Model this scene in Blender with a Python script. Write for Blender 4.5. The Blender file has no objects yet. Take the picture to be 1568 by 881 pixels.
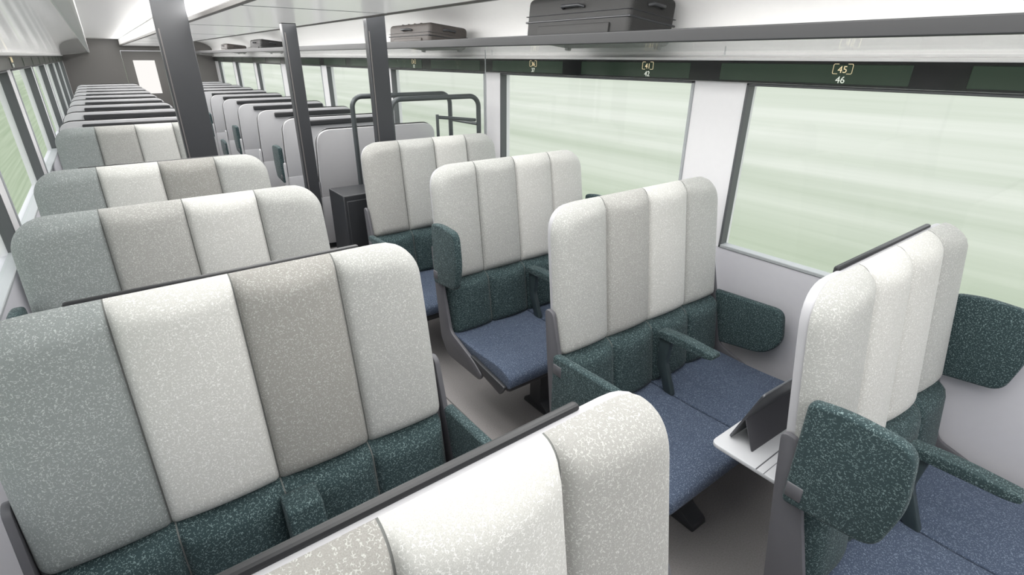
import bpy, bmesh, math, random
from mathutils import Vector, Matrix
random.seed(4)
S=bpy.context.scene
try:
    S.view_settings.view_transform='Standard'
    S.view_settings.look='None'
except Exception as e: print(e)
C=S.collection
# ------------------------------------------------------------------ materials
def newmat(n):
    m=bpy.data.materials.new(n); m.use_nodes=True
    nt=m.node_tree; b=nt.nodes['Principled BSDF']; return m,nt,b
def plain(n,col,rough=.5,metal=0,noise=0.0,nscale=30,coat=0,em=0):
    m,nt,b=newmat(n)
    b.inputs['Base Color'].default_value=(*col,1); b.inputs['Roughness'].default_value=rough
    b.inputs['Metallic'].default_value=metal
    if coat: b.inputs['Coat Weight'].default_value=coat
    if em:
        b.inputs['Emission Color'].default_value=(1,.985,.98,1); b.inputs['Emission Strength'].default_value=em
    tc=nt.nodes.new('ShaderNodeTexCoord'); no=nt.nodes.new('ShaderNodeTexNoise')
    no.inputs['Scale'].default_value=nscale; no.inputs['Detail'].default_value=3
    nt.links.new(tc.outputs['Object'],no.inputs['Vector'])
    mx=nt.nodes.new('ShaderNodeMix'); mx.data_type='RGBA'
    a=max(noise,.02)
    mx.inputs['A'].default_value=(*[c*(1-a) for c in col],1); mx.inputs['B'].default_value=(*[min(1,c*(1+a)) for c in col],1)
    nt.links.new(no.outputs['Fac'],mx.inputs['Factor']); nt.links.new(mx.outputs['Result'],b.inputs['Base Color'])
    return m
def fabric(n,col,fleck,amt=1.0,sheen=.10,sc=185):
    m,nt,b=newmat(n); N=nt.nodes; L=nt.links
    tc=N.new('ShaderNodeTexCoord')
    vo=N.new('ShaderNodeTexVoronoi'); vo.feature='DISTANCE_TO_EDGE'; vo.inputs['Scale'].default_value=sc
    no=N.new('ShaderNodeTexNoise'); no.inputs['Scale'].default_value=sc*1.0; no.inputs['Detail'].default_value=1
    no2=N.new('ShaderNodeTexNoise'); no2.inputs['Scale'].default_value=600; no2.inputs['Detail'].default_value=1
    for t in (vo,no,no2): L.new(tc.outputs['Object'],t.inputs['Vector'])
    r1=N.new('ShaderNodeMapRange'); r1.inputs['From Min'].default_value=.04; r1.inputs['From Max'].default_value=.11
    r1.inputs['To Min'].default_value=1; r1.inputs['To Max'].default_value=0
    L.new(vo.outputs['Distance'],r1.inputs['Value'])
    r2=N.new('ShaderNodeMapRange'); r2.inputs['From Min'].default_value=.52; r2.inputs['From Max'].default_value=.58
    L.new(no.outputs['Fac'],r2.inputs['Value'])
    mu=N.new('ShaderNodeMath'); mu.operation='MULTIPLY'; L.new(r1.outputs[0],mu.inputs[0]); L.new(r2.outputs[0],mu.inputs[1])
    mu2=N.new('ShaderNodeMath'); mu2.operation='MULTIPLY'; mu2.inputs[1].default_value=amt; L.new(mu.outputs[0],mu2.inputs[0])
    base=N.new('ShaderNodeMix'); base.data_type='RGBA'
    base.inputs['A'].default_value=(*[c*.76 for c in col],1); base.inputs['B'].default_value=(*[min(1,c*1.22) for c in col],1)
    L.new(no2.outputs['Fac'],base.inputs['Factor'])
    mx=N.new('ShaderNodeMix'); mx.data_type='RGBA'; mx.inputs['B'].default_value=(*fleck,1)
    L.new(base.outputs['Result'],mx.inputs['A']); L.new(mu2.outputs[0],mx.inputs['Factor'])
    L.new(mx.outputs['Result'],b.inputs['Base Color'])
    b.inputs['Roughness'].default_value=.85; b.inputs['Specular IOR Level'].default_value=.25
    b.inputs['Sheen Weight'].default_value=sheen
    bp=N.new('ShaderNodeBump'); bp.inputs['Strength'].default_value=.3; bp.inputs['Distance'].default_value=.001
    L.new(no2.outputs['Fac'],bp.inputs['Height']); L.new(bp.outputs[0],b.inputs['Normal'])
    return m
FL=(.60,.61,.59)
M_sage=fabric('fabric_sage',(.205,.225,.222),(.44,.46,.455),.75)
M_warm=fabric('fabric_warm_grey',(.26,.256,.24),(.47,.47,.45),.75)
M_dg=fabric('fabric_dove_grey',(.315,.315,.30),(.54,.54,.52),.75)
M_mid=fabric('fabric_mid_grey',(.355,.36,.345),FL,.75)
M_light=fabric('fabric_light',(.475,.475,.455),(.72,.72,.70),.8)
M_green=fabric('fabric_teal',(.025,.045,.049),(.20,.27,.27),.8,.06)
M_blue=fabric('fabric_blue',(.055,.075,.118),(.24,.29,.37),.7,.08)
M_gA=fabric('fabric_grey_a',(.42,.42,.43),(.6,.6,.6),.4)
M_seam=plain('seam_dark',(.13,.135,.13),.9)
M_shell=plain('shell_grey',(.09,.09,.10),.5)
M_shelll=plain('shell_light',(.42,.42,.44),.45)
M_shellfar=plain('shell_far',(.47,.47,.485),.45)
M_dark=plain('dark_plastic',(.03,.032,.036),.4)
M_bar=plain('bar_black',(.014,.015,.017),.45)
M_armd=plain('arm_metal',(.035,.05,.055),.4)
M_white=plain('panel_white',(.84,.835,.83),.3)
M_duct=plain('duct_white_added_glow',(.84,.835,.83),.22,em=.24)  # white panel with an added glow to brighten it; the duct is no lamp
M_wall=plain('wall_lavender',(.53,.53,.565),.5)
M_pill=plain('pillar_grey',(.68,.68,.695),.4)
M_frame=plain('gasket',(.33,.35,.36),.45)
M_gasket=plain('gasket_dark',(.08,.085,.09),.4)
M_post=plain('post_dark',(.035,.037,.041),.3,.0)
M_tube=plain('tube_dark',(.07,.08,.085),.35,.4)
M_black=plain('strip_black',(.012,.014,.014),.12)
M_stripg=plain('strip_green',(.035,.060,.040),.12)
M_brown=plain('trim_brown',(.14,.13,.125),.4)
M_floor=plain('carpet',(.255,.242,.24),.9,0,.3,160)
M_floorl=plain('carpet_seam',(.10,.097,.098),.8)
M_tray=plain('tray_grey',(.50,.51,.53),.4)
M_tab=plain('tablet_body',(.12,.125,.135),.35,.6)
M_scr=plain('tablet_screen',(.01,.01,.012),.08)
M_case=plain('case_fabric',(.018,.018,.018),.65,0,.3,200)
M_case2=plain('case_brown',(.06,.052,.048),.6,0,.2,60)
M_end=plain('end_grey',(.12,.115,.11),.4)
M_rackl=plain('rack_lip_light',(.74,.74,.74),.3)
def glassmat(n,t,tint=(1,1,1),gl=.05):
    m=bpy.data.materials.new(n); m.use_nodes=True; nt=m.node_tree; nt.nodes.clear()
    o=nt.nodes.new('ShaderNodeOutputMaterial'); a=nt.nodes.new('ShaderNodeBsdfTransparent'); a.inputs[0].default_value=(*[t*c for c in tint],1)
    g=nt.nodes.new('ShaderNodeBsdfGlossy'); g.inputs['Roughness'].default_value=.02
    x=nt.nodes.new('ShaderNodeMixShader'); x.inputs[0].default_value=gl; nt.links.new(a.outputs[0],x.inputs[1]); nt.links.new(g.outputs[0],x.inputs[2]); nt.links.new(x.outputs[0],o.inputs[0])
    return m
M_glass=glassmat('window_glass',.99,(.98,1,.98))
M_clear=glassmat('partition_glass',.95,gl=.04)
def shelfmat():
    m=bpy.data.materials.new('frosted_shelf'); m.use_nodes=True; nt=m.node_tree; b=nt.nodes['Principled BSDF']
    b.inputs['Base Color'].default_value=(.86,.87,.87,1); b.inputs['Roughness'].default_value=.08
    o=nt.nodes['Material Output']; a=nt.nodes.new('ShaderNodeBsdfTransparent'); x=nt.nodes.new('ShaderNodeMixShader'); x.inputs[0].default_value=.4
    nt.links.new(a.outputs[0],x.inputs[1]); nt.links.new(b.outputs[0],x.inputs[2]); nt.links.new(x.outputs[0],o.inputs[0]); return m
M_shelf=shelfmat()
def emis(n,col,s):
    m=bpy.data.materials.new(n); m.use_nodes=True; nt=m.node_tree; nt.nodes.clear()
    o=nt.nodes.new('ShaderNodeOutputMaterial'); e=nt.nodes.new('ShaderNodeEmission'); e.inputs[0].default_value=(*col,1); e.inputs[1].default_value=s
    nt.links.new(e.outputs[0],o.inputs[0]); return m
M_lbl=emis('label_gold',(.85,.72,.45),1.0)
M_lbw=emis('label_white',(.8,.85,.75),1.0)
M_doorglow=emis('door_pane_glow',(1,.97,.94),1.0)  # emissive colour stands in for the lit window in the end door
# ------------------------------------------------------------------ mesh helpers
def finish(me,ang=40):
    for p in me.polygons: p.use_smooth=True
    try: me.set_sharp_from_angle(angle=math.radians(ang))
    except Exception: pass
def ob(name,me,parent=None,loc=(0,0,0),rot=(0,0,0)):
    o=bpy.data.objects.new(name,me); C.objects.link(o); o.location=loc; o.rotation_euler=rot
    if parent: o.parent=parent
    return o
def empty(name,loc=(0,0,0)):
    e=bpy.data.objects.new(name,None); e.empty_display_size=.1; C.objects.link(e); e.location=loc; return e
def add_box(bm,x0,x1,y0,y1,z0,z1,r=0,seg=2,mi=0):
    g=bmesh.ops.create_cube(bm,size=1)
    vs=g['verts']
    for v in vs: v.co=Vector(((x0+x1)/2+v.co.x*(x1-x0),(y0+y1)/2+v.co.y*(y1-y0),(z0+z1)/2+v.co.z*(z1-z0)))
    fs=set(f for v in vs for f in v.link_faces)
    for f in fs: f.material_index=mi
    if r>0:
        es=list(set(e for v in vs for e in v.link_edges))
        res=bmesh.ops.bevel(bm,geom=es,offset=r,segments=seg,profile=.5,affect='EDGES',clamp_overlap=True)
        for f in res['faces']: f.material_index=mi
def boxes(name,lst,mats,r=0,seg=2,ang=20):
    bm=bmesh.new()
    for b in lst:
        mi=b[6] if len(b)>6 else 0
        rr=b[7] if len(b)>7 else r
        add_box(bm,*b[:6],r=rr,seg=seg,mi=mi)
    me=bpy.data.meshes.new(name); bm.to_mesh(me); bm.free()
    for m in mats: me.materials.append(m)
    finish(me,ang); return me
def round_poly(pts,r,seg=5):
    out=[];n=len(pts)
    for i in range(n):
        p=Vector(pts[i]);a=Vector(pts[i-1]);b=Vector(pts[(i+1)%n])
        ri=r[i] if isinstance(r,(list,tuple)) else r
        ri=min(ri,(a-p).length*.49,(b-p).length*.49)
        s=p+(a-p).normalized()*ri; e=p+(b-p).normalized()*ri
        for k in range(seg+1):
            t=k/seg; out.append((1-t)**2*s+2*t*(1-t)*p+t*t*e)
    return out
def add_prism(bm,pts,a0,a1,bev=.008,mi=0,axis='x',seg=2):
    def mk(p,a):
        return {'x':Vector((a,p[0],p[1])),'y':Vector((p[0],a,p[1])),'z':Vector((p[0],p[1],a))}[axis]
    A=[bm.verts.new(mk(p,a0)) for p in pts]; B=[bm.verts.new(mk(p,a1)) for p in pts]
    n=len(pts); fs=[bm.faces.new(A[::-1]),bm.faces.new(B)]
    caps=list(fs[0].edges)+list(fs[1].edges)
    for i in range(n): fs.append(bm.faces.new((A[i],A[(i+1)%n],B[(i+1)%n],B[i])))
    for f in fs: f.material_index=mi
    bmesh.ops.recalc_face_normals(bm,faces=fs)
    if bev>0:
        res=bmesh.ops.bevel(bm,geom=caps,offset=bev,segments=seg,profile=.5,affect='EDGES',clamp_overlap=True)
        for f in res['faces']: f.material_index=mi
def bmmesh(name,bm,mats,ang=40):
    me=bpy.data.meshes.new(name); bm.to_mesh(me); bm.free()
    for m in mats: me.materials.append(m)
    finish(me,ang); return me
def tube(name,pts,rad,mat,parent=None,cyc=False):
    cu=bpy.data.curves.new(name,'CURVE'); cu.dimensions='3D'; cu.bevel_depth=rad; cu.bevel_resolution=4
    sp=cu.splines.new('POLY'); sp.points.add(len(pts)-1)
    for i,p in enumerate(pts): sp.points[i].co=(*p,1)
    sp.use_cyclic_u=cyc; cu.materials.append(mat); cu.use_fill_caps=True
    o=bpy.data.objects.new(name,cu); C.objects.link(o)
    if parent:o.parent=parent
    return o
# ------------------------------------------------------------------ seat parts
ZT=1.41; ZS=.775
def yb(z): return .02+.13*(z-ZT)
def pad(name,W,z0,z1,T,Rt,Rb,re,mats,groove=.016,pil=.026,nz=22,flare=.022):
    cols=[]
    tt=[0,.007,.02,.045,.08,.13,.2,.3,.4,.5,.6,.7,.8,.87,.92,.955,.98,.993]
    for p in range(4):
        base=list(tt)
        if p==0: base=[0,.006,.015,.03,.05,.08,.12,.17,.24,.35,.5,.6,.7,.8,.87,.92,.955,.98,.993]
        if p==3: base=[0,.007,.02,.045,.08,.13,.2,.35,.5,.65,.76,.83,.88,.92,.95,.97,.985,.994]
        for t in base: cols.append((p,t,(p+t)*W/4))
    cols.append((3,1.0,W))
    ss=[0,.006,.015,.03,.05,.08]+[.08+ (.82)*k/nz for k in range(1,nz+1)]+[.93,.955,.975,.988,.996,1]
    cx,cz=W/2,(z0+z1)/2; bx,bz=W/2,(z1-z0)/2
    def zlim(x):
        dx=min(x,W-x)
        a=0 if dx>=Rt else Rt-math.sqrt(max(0,Rt*Rt-(Rt-dx)**2))
        b=0 if dx>=Rb else Rb-math.sqrt(max(0,Rb*Rb-(Rb-dx)**2))
        return z0+b,z1-a
    V=[];F=[];MI=[]
    for (p,t,x) in cols:
        lo,hi=zlim(x)
        for s in ss:
            z=lo+(hi-lo)*s
            px,pz=abs(x-cx),z-cz
            R=Rt if pz>0 else Rb; pz=abs(pz)
            qx,qz=px-bx+R,pz-bz+R
            sd=min(max(qx,qz),0)+math.hypot(max(qx,0),max(qz,0))-R
            d=max(0,-sd); k=min(d/re,1)
            th=T*math.sqrt(max(0,1-(1-k)**2))
            g=sum(math.exp(-((x-W*q/4)/.008)**2) for q in (1,2,3))
            th-=groove*g*math.sqrt(k)
            th+=pil*(1-abs(2*t-1)**2.4)*k
            fz=1+flare*(1-((z-z0)/(z1-z0))**1.5)
            V.append((cx+(x-cx)*fz,yb(z)-th,z))
    ns=len(ss)
    for i in range(len(cols)-1):
        p,t,x=cols[i]; t2=cols[i+1][1] if cols[i+1][0]==p else 1
        seam=(p>0 and t<.005) or (p<3 and t2>.995)
        for j in range(ns-1):
            a=i*ns+j; F.append((a,a+ns,a+ns+1,a+1)); MI.append(4 if seam else p)
    me=bpy.data.meshes.new(name); me.from_pydata(V,[],F)
    for m in mats+[M_seam]: me.materials.append(m)
    for p,m in zip(me.polygons,MI): p.material_index=m; p.use_smooth=True
    me.update(); return me
def shell_mesh(W,mats):
    bm=bmesh.new()
    def sheared(pts,a0,a1,mi,bev):
        before=set(bm.verts)
        add_prism(bm,pts,a0,a1,bev,mi,'y')
        for v in bm.verts:
            if v not in before: v.co.y+=yb(v.co.z)
    e=.004
    P=round_poly([(e-.008,.80),(W-e+.008,.80),(W-e,ZT-.010),(e,ZT-.010)],[.01,.01,.12,.12],8)
    sheared(P,-.012,.030,0,.012)
    P=round_poly([(-.010,.40),(W+.010,.40),(W+.010,.84),(-.010,.84)],[.05,.05,.02,.02],5)
    sheared(P,-.02,.035,1,.010)
    for x0,x1 in ((-.030,-.010),(W+.010,W+.030)):
        pts=[(.03+yb(.98),.98),(yb(.98)-.02,.98),(yb(.8)-.045,.8),(yb(.55)-.09,.50),(-.42,.42),(-.50,.37),(-.48,.33),(-.14,.33),(-.07,.42),(yb(.8)+.035,.8)]
        add_prism(bm,round_poly(pts,.03,4),x0,x1,.005,1,'x')
    add_box(bm,.02,W-.02,-.68,-.12,.335,.385,.02,2,2)
    add_box(bm,.10,W,-.56,-.44,.26,.34,.015,2,2)
    pts=[(-.64,0),(-.40,0),(-.41,.03),(-.46,.07),(-.46,.30),(-.56,.30),(-.56,.07),(-.63,.03)]
    add_prism(bm,round_poly(pts,.01,3),W*.36-.05,W*.36+.05,.006,2,'x')
    for cxp in (0,W):
        s=-1 if cxp==0 else 1
        a,b=sorted((cxp+s*.0,cxp+s*.022))
        add_prism(bm,round_poly([(-.70,.40),(-.38,.44),(-.36,.40),(-.66,.335)],.015,4),a,b,.005,2,'x')
    return bmmesh('shell',bm,mats,25)
def cushion_mesh(W,mat):
    bm=bmesh.new()
    for i in (0,1):
        x0=i*W/2+.004;x1=(i+1)*W/2-.004
        pts=[(-.12,.385),(-.12,.475),(-.40,.465),(-.62,.478),(-.715,.45),(-.72,.39),(-.67,.37)]
        add_prism(bm,round_poly(pts,[.01,.02,.1,.06,.05,.03,.02],5),x0,x1,.024,0,'x',4)
    return bmmesh('seat_cushions',bm,[mat],50)
def wing_mesh(kind,side,W,mats):
    bm=bmesh.new()
    x0,x1=(-.052,-.012) if side=='l' else (W+.012,W+.052)
    if kind=='up':
        pts=[(-.060,.775),(-.060,1.12),(-.15,1.135),(-.305,1.125),(-.325,.95),(-.295,.80)]
        add_prism(bm,round_poly(pts,[.02,.02,.05,.05,.05,.045],6),x0,x1,.012,0,'x',4)
    else:
        pts=[(-.09,.50),(-.09,.80),(-.47,.815),(-.50,.64),(-.42,.55)]
        add_prism(bm,round_poly(pts,[.02,.02,.05,.06,.07],6),x0,x1,.012,0,'x',4)
    s=-1 if side=='l' else 1
    xo=x0 if s<0 else x1
    a,b=sorted((xo+s*.003,xo-s*.01))
    zc=.83 if kind=='up' else .74
    add_box(bm,a,b,-.11 if kind=='up' else -.15,-.065 if kind=='up' else -.10,zc-.025,zc+.025,.003,1,1)
    return bmmesh('side_arm',bm,mats,50)
def carm_mesh(kind,W,mats):
    bm=bmesh.new(); c=W/2
    if kind=='down':
        pts=[(-.19,.745),(-.19,.78),(-.32,.79),(-.48,.78),(-.485,.76),(-.45,.75)]
        add_prism(bm,round_poly(pts,[.01,.01,.1,.012,.01,.05],4),c-.030,c+.030,.012,0,'x',3)
        pts=[(-.19,.76),(-.26,.76),(-.245,.62),(-.31,.46),(-.26,.46),(-.20,.60)]
        add_prism(bm,round_poly(pts,.02,4),c-.014,c+.014,.005,1,'x')
    else:
        pts=[(yb(.5)-.10,.46),(yb(.77)-.08,.77),(yb(.77)-.17,.77),(yb(.5)-.20,.46)]
        add_prism(bm,round_poly(pts,.015,4),c-.02,c+.08,.010,0,'x',3)
    return bmmesh('centre_arm',bm,mats)
def bar_mesh(W,far,mats):
    bm=bmesh.new()
    if far:
        add_box(bm,.04,W-.18,.042,.075,ZT-.085,ZT-.035,.01,2,0)
    else:
        add_box(bm,W*.18,W*.84,.038,.056,ZT-.05,ZT-.000,.006,2,0)
        add_box(bm,W*.25,W*.28,.03,.05,ZT-.06,ZT-.02,.004,1,0); add_box(bm,W*.7,W*.74,.03,.05,ZT-.06,ZT-.02,.004,1,0)
    return bmmesh('grab_bar',bm,mats,20)
cache={}
def get(k,f):
    if k not in cache: cache[k]=f()
    return cache[k]
PAL={'s':M_sage,'w':M_warm,'m':M_mid,'l':M_light,'a':M_gA,'d':M_dg}
W=1.09
def seat(x,y,pal,wl,wr,arm='down',bar=True,far=False):
    e=empty('double_train_seat',(x,y,0))
    if far: e.location=(x+W,y,0); e.rotation_euler=(0,0,math.pi)
    ob('backrest_upholstery',get(('p',pal),lambda:pad('back_'+pal,W,ZS-.005,ZT,.050,.12,.035,.05,[PAL[c] for c in pal])),e)
    ob('lumbar_upholstery',get('g',lambda:pad('lumbar',W,.45,ZS+.01,.080,.03,.03,.045,[M_green]*4,.014,.022,12,0)),e)
    ob('seat_shell',get(('s',far),lambda:shell_mesh(W,[M_shellfar if far else M_shelll,M_shellfar if far else M_shell,M_dark])),e)
    ob('seat_cushions',get('c',lambda:cushion_mesh(W,M_blue)),e)
    if wl: ob('side_arm_1',get(('w',wl,'l'),lambda:wing_mesh(wl,'l',W,[M_green,M_shell])),e)
    if wr: ob('side_arm_2',get(('w',wr,'r'),lambda:wing_mesh(wr,'r',W,[M_green,M_shell])),e)
    if arm: ob('centre_armrest',get(('a',arm),lambda:carm_mesh(arm,W,[M_green,M_armd])),e)
    if bar: ob('grab_bar',get(('b',far),lambda:bar_mesh(W,far,[M_bar])),e)
    return e
LX=-.39; RX=1.31
seat(LX-.005,.462,'swld','low','low')
seat(LX,1.455,'slwm','low','low','up')
seat(LX,2.44,'sdlm','up','low',bar=False)
seat(LX,3.45,'slwm','up','low')
R1X=1.345
R1=seat(R1X,.487,'mllm','up','up')
seat(RX,1.484,'mdlm','low','low',bar=False)
seat(RX,2.48,'mmll','up','up',bar=False)
seat(RX,3.46,'dmlm','low','low',bar=False)
seat(LX,5.55,'sdlm','low','low',bar=False)
for i in range(9): seat(LX,6.25+1.0*i,'aaaa','low','up',far=True)
for i in range(11): seat(RX,4.45+1.02*i,'aaaa','low','up' if i%2 else 'low',far=True,bar=(i>0))
# ------------------------------------------------------------------ room shell
XL,XR=-.53,2.53; Y0,Y1=-2.6,16.2; ZC=2.30
SILL,WT=.998,1.838
wins=[(-2.4,-.85),(-.55,1.477),(1.773,3.543),(3.76,5.55),(5.85,7.60),(7.83,9.60),(9.90,11.65),(11.88,13.6),(13.9,15.7)]
ob('floor',boxes('floor',[(XL-.1,XR+.1,Y0-.1,Y1+.1,-.08,0)],[M_floor]))
ob('trim_1',boxes('floor_seams',[(.72,.726,Y0,Y1,0,.003),(1.27,1.276,Y0,Y1,0,.003)]+[(XL,XR,1.5+2.4*k,1.505+2.4*k,0,.003) for k in range(5)],[M_floorl]))
def wallm(name,xa,xb):
    L=[(xa,xb,Y0,Y1,0,SILL,0),(xa,xb,Y0,Y1,WT,ZC+.05,2)]
    ed=[Y0]+[v for w in wins for v in w]+[Y1]
    for i in range(0,len(ed),2):
        if ed[i+1]>ed[i]: L.append((xa,xb,ed[i],ed[i+1],SILL,WT,1))
    return boxes(name,L,[M_wall,M_pill,M_white])
ob('wall_right',wallm('wall_r',XR,XR+.09)); ob('wall_left',wallm('wall_l',XL-.09,XL))
n=1
for side,x in (('r',XR),('l',XL)):
    s=1 if side=='r' else -1
    for (a,b) in wins:
        e=empty('window_%d'%n,(0,0,0)); n+=1
        xa,xb=sorted((x-s*.008,x+s*.05))
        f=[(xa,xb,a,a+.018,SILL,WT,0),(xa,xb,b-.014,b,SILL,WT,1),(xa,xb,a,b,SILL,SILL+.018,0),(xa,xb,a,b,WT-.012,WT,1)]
        ob('frame',boxes('frame',f,[M_frame,M_gasket],r=.003,seg=1),e)
        xa=x+s*.032
        me=bpy.data.meshes.new('pane'); me.from_pydata([(xa,a+.01,SILL+.01),(xa,b-.01,SILL+.01),(xa,b-.01,WT-.01),(xa,a+.01,WT-.01)],[],[(0,1,2,3)]); me.materials.append(M_glass)
        ob('pane',me,e)
SB,ST=1.842,1.938
def strip(name,x,s):
    xa,xb=sorted((x,x-s*.022)); L=[(xa,xb,Y0+.01,Y1-.01,SB,ST,0)]
    xc,xd=sorted((x-s*.018,x-s*.0245))
    for k in range(-3,15): L.append((xc,xd,.80+1.0*k,1.62+1.0*k,SB+.008,ST-.012,1))
    xe,xf=sorted((x,x-s*.035)); L.append((xe,xf,Y0+.01,Y1-.01,ST,ST+.014,2))
    return ob(name,boxes(name,L,[M_black,M_stripg,M_white],r=.002,seg=1))
sr=strip('trim_2',XR,1); sl=strip('trim_3',XL,-1)
def label(par,x,y,z,a,b,s):
    for t,zz,m in ((a,z+.010,M_lbl),(b,z-.030,M_lbw)):
        cu=bpy.data.curves.new('seat_number','FONT'); cu.body=t; cu.size=.038; cu.align_x='CENTER'; cu.extrude=.0004; cu.materials.append(m)
        o=bpy.data.objects.new('seat_number_text',cu); C.objects.link(o); o.parent=par
        if s>0: R=Matrix(((0,0,-1),(-1,0,0),(0,1,0)))
        else: R=Matrix(((0,0,1),(1,0,0),(0,1,0)))
        o.matrix_world=Matrix.Translation((x,y,zz-.004))@R.to_4x4()
    P=[(x,y-.018,z+.040),(x,y-.035,z+.040),(x,y-.038,z+.036),(x,y-.038,z+.006),(x,y-.035,z+.002),(x,y-.018,z+.002)]
    tube('seat_number_bracket',P,.0011,M_lbl,par)
    tube('seat_number_bracket',[(p[0],2*y-p[1],p[2]) for p in P],.0011,M_lbl,par)
for y,a,b in ((.02,'48','49'),(1.05,'45','46'),(2.08,'41','42'),(3.11,'36','37'),(4.96,'31','32')):
    label(sr,XR-.026,y,1.888,a,b,1)
for y,a,b in ((1.5,'43','44'),(2.6,'38','39'),(3.6,'34','35'),(5.9,'18','19')):
    label(sl,XL+.026,y,1.888,a,b,-1)
def profile(name,pts,mat):
    bm=bmesh.new(); A=[bm.verts.new((p[0],Y0,p[1])) for p in pts]; B=[bm.verts.new((p[0],Y1,p[1])) for p in pts]
    for i in range(len(pts)-1): bm.faces.new((A[i],B[i],B[i+1],A[i+1]))
    return bmmesh(name,bm,[mat],50)
cr=[(XR-.001,1.955)]+[(XR-.01-.50*(1-math.cos(t*math.pi/2)),2.10+.20*math.sin(t*math.pi/2)) for t in [k/8 for k in range(9)]]
cl=[(XL+XR-p[0],p[1]) for p in cr]
ob('ceiling',profile('ceiling',cr+cl[::-1],M_white))
ob('roof',boxes('roof',[(XL-.09,XR+.09,Y0-.1,Y1+.1,2.32,2.4)],[M_white]))
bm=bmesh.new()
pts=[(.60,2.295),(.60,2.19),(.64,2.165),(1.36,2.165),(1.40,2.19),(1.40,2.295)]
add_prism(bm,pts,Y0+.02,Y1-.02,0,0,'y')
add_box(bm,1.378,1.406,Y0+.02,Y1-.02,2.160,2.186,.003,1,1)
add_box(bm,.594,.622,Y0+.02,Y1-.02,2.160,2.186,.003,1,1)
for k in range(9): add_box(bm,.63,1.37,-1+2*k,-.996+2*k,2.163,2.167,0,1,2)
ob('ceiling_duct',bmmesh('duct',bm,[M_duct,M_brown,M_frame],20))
ob('trim_4',boxes('wallseam',[(XR-.004,XR,y,y+.008,1.96,2.10) for y in (-.7,1.62,3.65,5.7,7.7,9.7)]+[(XL,XL+.004,y,y+.008,1.96,2.10) for y in (-.7,1.62,3.65,5.7,7.7,9.7)],[M_frame]))
ob('wall_front',boxes('wf',[(XL,XR,Y0-.08,Y0,0,2.32)],[M_wall]))
ob('wall_back',boxes('wb',[(XL,.58,Y1,Y1+.08,0,2.32),(1.42,XR,Y1,Y1+.08,0,2.32),(.58,1.42,Y1,Y1+.08,2.06,2.32)],[M_end]))
e=empty('door_1'); ob('leaf',boxes('leaf',[(.585,1.415,Y1+.02,Y1+.06,0,2.055,0),(.78,1.22,Y1+.012,Y1+.02,1.1,1.85,1)],[M_end,M_doorglow],r=.004,seg=1),e)
# ------------------------------------------------------------------ luggage racks
def rack(name,s,x_wall,x_rail,matrail):
    e=empty(name)
    xa,xb=sorted((x_rail,x_rail+s*.028))
    ob('rail',boxes('rail',[(xa,xb,Y0+.05,Y1-.05,2.008,2.060)],[matrail],r=.005,seg=2),e)
    bm=bmesh.new(); add_prism(bm,[(x_rail+s*.02,2.012),(x_wall-s*.003,1.956),(x_wall-s*.003,1.964),(x_rail+s*.02,2.020)],Y0+.05,Y1-.05,0,0,'y')
    ob('shelf',bmmesh('shelf',bm,[M_shelf],20),e)
    return e
rack('luggage_rack',1,XR,2.0,M_bar)
rack('luggage_rack',-1,XL,0.0,M_rackl)
def suitcase(y,L,D,H,x0,mat,soft=.03):
    e=empty('suitcase',(x0,y,2.018)); e.rotation_euler=(0,math.radians(6.0),0)
    bm=bmesh.new()
    add_box(bm,0,D,0,L,.014,H,soft,4,0)
    add_box(bm,-.004,D+.004,-.004,L+.004,H*.46,H*.50,.003,1,1)
    add_box(bm,-.003,D+.003,-.003,L+.003,H*.60,H*.615,.002,1,1)
    for q in (.25,.4,.55,.7): add_box(bm,.02,D-.02,L*q,L*q+.012,H-.004,H+.003,.002,1,0)
    add_box(bm,-.012,.01,L*.15,L*.85,H*.1,H*.38,.008,2,0)
    for yy in (.05,L-.05):
        for xx in (.04,D-.04): add_box(bm,xx-.015,xx+.015,yy-.015,yy+.015,0,.02,.004,1,1)
    ob('body',bmmesh('suitcase_body',bm,[mat,M_dark],35),e)
    tube('handle',[(-.004,L*.40,H*.72),(-.03,L*.42,H*.74),(-.03,L*.58,H*.74),(-.004,L*.60,H*.72)],.008,M_dark,e)
    tube('side_handle',[(D*.35,-.002,H*.75),(D*.38,-.025,H*.77),(D*.62,-.025,H*.77),(D*.65,-.002,H*.75)],.008,M_dark,e)
    return e
suitcase(1.85,.78,.34,.232,2.05,M_case)
suitcase(3.80,.70,.34,.17,2.05,M_case2)
suitcase(9.0,.7,.34,.17,2.05,M_case)
suitcase(11.6,.6,.34,.15,2.05,M_case2)
# ------------------------------------------------------------------ partition posts
def post(x,y,w,d):
    bm=bmesh.new(); add_box(bm,x-w/2,x+w/2,y,y+d,0,2.16 if .6<x<1.4 else 2.295,.004,2,0)
    add_box(bm,x-w/2+.012,x-w/2+.018,y-.002,y+.01,.02,2.1,0,1,1)
    return ob('partition_post',bmmesh('post',bm,[M_post,M_brown],20))
post(.46,4.2,.19,.06); post(1.17,4.2,.10,.06); post(1.56,3.60,.135,.05)
e=empty('glass_partition')
me=bpy.data.meshes.new('gp'); me.from_pydata([(1.63,3.625,1.1),(2.44,3.625,1.1),(2.44,3.625,2.0),(1.63,3.625,2.0)],[],[(0,1,2,3)]); me.materials.append(M_clear); ob('pane',me,e)
ob('foot',boxes('gf',[(1.63,2.45,3.61,3.64,0,1.1,0),(2.44,2.446,3.62,3.63,1.1,2.0,1)],[M_dark,M_frame],r=.002),e)
e=empty('luggage_stand')
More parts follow.
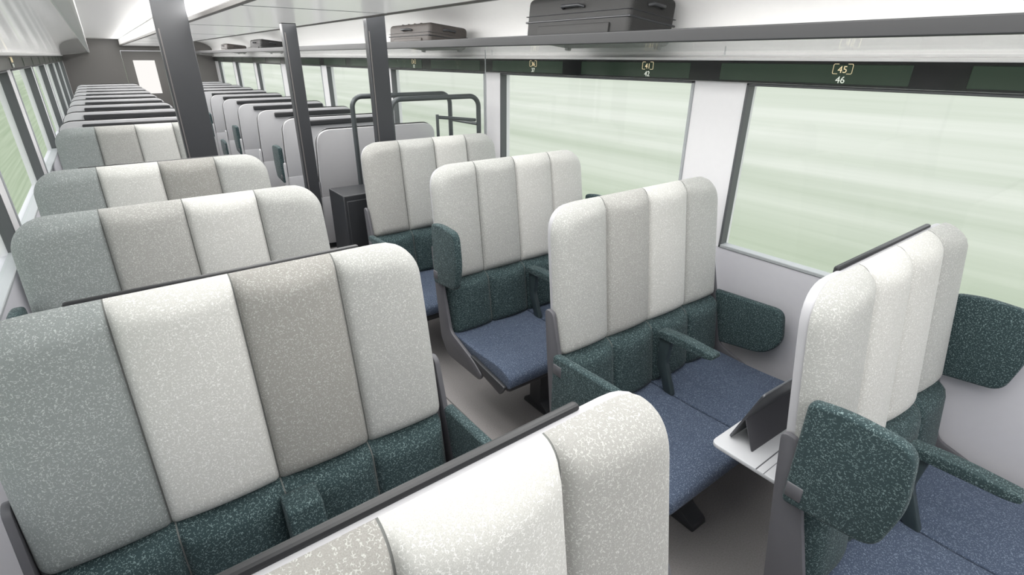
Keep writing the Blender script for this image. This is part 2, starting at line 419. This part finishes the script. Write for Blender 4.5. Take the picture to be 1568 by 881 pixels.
def loop(y,x0,x1,zt,r=.08,zb=.0):
    P=[(x0,y,zb),(x0,y,zt-r)]
    for k in range(1,6):
        a=math.pi-(math.pi/2)*k/6; P.append((x0+r+r*math.cos(a),y,zt-r+r*math.sin(a)))
    P.append((x0+r,y,zt)); P.append((x1-r,y,zt))
    for k in range(1,6):
        a=math.pi/2-(math.pi/2)*k/6; P.append((x1-r+r*math.cos(a),y,zt-r+r*math.sin(a)))
    P+=[(x1,y,zt-r),(x1,y,zb)]
    return P
tube('loop_1',loop(3.70,1.66,2.42,1.665),.019,M_tube,e)
tube('loop_2',loop(4.12,1.53,2.40,1.665),.019,M_tube,e)
tube('crossbar',[(2.05,3.72,1.52),(2.40,3.72,1.48)],.013,M_tube,e)
tube('crossbar_2',[(2.05,3.72,1.54),(2.05,3.72,1.0)],.012,M_tube,e)
tube('side_rail',[(2.41,3.70,1.45),(2.40,4.12,1.45)],.013,M_tube,e)
ob('base_cabinet',boxes('cab',[(1.25,2.45,3.76,4.08,0,1.0,0),(1.27,2.43,3.752,3.765,.3,.96,0)],[M_dark],r=.008),e)
# ------------------------------------------------------------------ tray table (hinged on the seat back) & tablet
tr=empty('tray_table'); tr.parent=R1
bm=bmesh.new()
lx,ly=-R1X,-.487
add_prism(bm,round_poly([(1.41+lx,.49+ly),(1.92+lx,.49+ly),(1.92+lx,.725+ly),(1.41+lx,.725+ly)],[.01,.01,.03,.03],5),.712,.728,.004,0,'z')
add_box(bm,1.41+lx,1.92+lx,.555+ly,.559+ly,.7275,.7285,0,1,1)
add_box(bm,1.41+lx,1.92+lx,.53+ly,.532+ly,.7275,.7285,0,1,1)
add_box(bm,1.42+lx,1.45+lx,.44+ly,.50+ly,.70,.735,.006,2,0); add_box(bm,1.87+lx,1.90+lx,.44+ly,.50+ly,.70,.735,.006,2,0)
ob('tray',bmmesh('tray',bm,[M_tray,M_shell],25),tr)
e=empty('tablet_computer',(1.475,.695,.732)); e.rotation_euler=(math.radians(20),0,math.radians(-2))
bm=bmesh.new(); add_prism(bm,round_poly([(0,0),(.34,0),(.34,.24),(0,.24)],.014,5),-.004,.004,.0015,0,'y')
add_prism(bm,round_poly([(.008,.008),(.332,.008),(.332,.232),(.008,.232)],.008,4),.0035,.0046,0,1,'y')
ob('body',bmmesh('tab',bm,[M_tab,M_scr],25),e)
bm=bmesh.new(); add_prism(bm,round_poly([(0,0),(.34,0),(.34,.13),(0,.13)],.008,4),-.0025,0,0,0,'y')
ob('kickstand',bmmesh('stand',bm,[M_shell]),e,loc=(0,-.082,.024),rot=(math.radians(-42),0,0))
# ------------------------------------------------------------------ lights
def area(name,x,y,z,sx,sy,p,col=(1,.985,.965),rot=(0,0,0)):
    l=bpy.data.lights.new(name,'AREA'); l.shape='RECTANGLE'; l.size=sx; l.size_y=sy; l.energy=p; l.color=col
    o=bpy.data.objects.new(name,l); C.objects.link(o); o.location=(x,y,z); o.rotation_euler=rot; return o
area('ceiling_fill',1.0,6.8,2.155,.45,18,145)  # three added overhead fills, no fixture seen; window light alone is too dim
area('ceiling_fill',1.70,6.8,2.285,.3,18,70)
area('ceiling_fill',.30,6.8,2.285,.3,18,70)
# added fill along both duct flanks, no fixture there; brightens ceiling and upper walls
area('duct_side_fill',1.412,6.8,2.235,.08,18,80,rot=(0,math.radians(-90),0))
area('duct_side_fill',.588,6.8,2.235,.08,18,80,rot=(0,math.radians(90),0))
# ------------------------------------------------------------------ world: blurred passing landscape
w=bpy.data.worlds.new('World'); S.world=w; w.use_nodes=True; nt=w.node_tree; N=nt.nodes; L=nt.links
bg=N['Background']; tc=N.new('ShaderNodeTexCoord'); sx=N.new('ShaderNodeSeparateXYZ'); L.new(tc.outputs['Generated'],sx.inputs[0])
def math_(op,a,b=None):
    m=N.new('ShaderNodeMath'); m.operation=op
    for i,v in enumerate((a,b)):
        if v is None: continue
        if isinstance(v,(int,float)): m.inputs[i].default_value=v
        else: L.new(v,m.inputs[i])
    return m.outputs[0]
ax=math_('MAXIMUM',math_('ABSOLUTE',sx.outputs['X']),.03)
v=math_('DIVIDE',sx.outputs['Z'],ax); h=math_('DIVIDE',sx.outputs['Y'],ax)
cb=N.new('ShaderNodeCombineXYZ'); L.new(math_('MULTIPLY',v,30),cb.inputs[0]); L.new(math_('MULTIPLY',h,.4),cb.inputs[1]); L.new(math_('SIGN',sx.outputs['X']),cb.inputs[2])
no=N.new('ShaderNodeTexNoise'); no.inputs['Scale'].default_value=1.0; no.inputs['Detail'].default_value=5; no.inputs['Roughness'].default_value=.55; L.new(cb.outputs[0],no.inputs['Vector'])
cr_=N.new('ShaderNodeValToRGB'); L.new(no.outputs['Fac'],cr_.inputs[0])
cr_.color_ramp.elements[0].position=.30; cr_.color_ramp.elements[0].color=(.67,.735,.63,1)
cr_.color_ramp.elements[1].position=.66; cr_.color_ramp.elements[1].color=(.88,.915,.85,1)
gr=N.new('ShaderNodeMapRange'); gr.inputs['From Min'].default_value=-.42; gr.inputs['From Max'].default_value=-.16; L.new(v,gr.inputs['Value'])
r2=N.new('ShaderNodeValToRGB'); L.new(gr.outputs[0],r2.inputs[0])
r2.color_ramp.elements[0].color=(.66,.73,.61,1); r2.color_ramp.elements[1].color=(1,1,1,1)
mx=N.new('ShaderNodeMix'); mx.data_type='RGBA'; mx.blend_type='MULTIPLY'; mx.inputs['Factor'].default_value=1
L.new(cr_.outputs[0],mx.inputs['A']); L.new(r2.outputs[0],mx.inputs['B'])
sk=N.new('ShaderNodeMapRange'); sk.inputs['From Min'].default_value=.0; sk.inputs['From Max'].default_value=.12; L.new(v,sk.inputs['Value'])
m2=N.new('ShaderNodeMix'); m2.data_type='RGBA'; m2.inputs['B'].default_value=(1.8,1.83,1.88,1)
L.new(sk.outputs[0],m2.inputs['Factor']); L.new(mx.outputs['Result'],m2.inputs['A']); L.new(m2.outputs['Result'],bg.inputs[0]); bg.inputs[1].default_value=1.0
# ------------------------------------------------------------------ camera
yaw,pit,rol=.643,.4178,.0066
fw=Vector((math.sin(yaw)*math.cos(pit),math.cos(yaw)*math.cos(pit),-math.sin(pit)))
r0=Vector((math.cos(yaw),-math.sin(yaw),0)); u0=r0.cross(fw)
rt=math.cos(rol)*r0+math.sin(rol)*u0; up=math.cos(rol)*u0-math.sin(rol)*r0
cam=bpy.data.cameras.new('camera'); cam.sensor_width=36; cam.lens=789.9/1568*36; cam.clip_start=.02
co=bpy.data.objects.new('camera',cam); C.objects.link(co)
co.matrix_world=Matrix(((rt.x,up.x,-fw.x,0),(rt.y,up.y,-fw.y,0),(rt.z,up.z,-fw.z,1.94),(0,0,0,1)))
S.camera=co
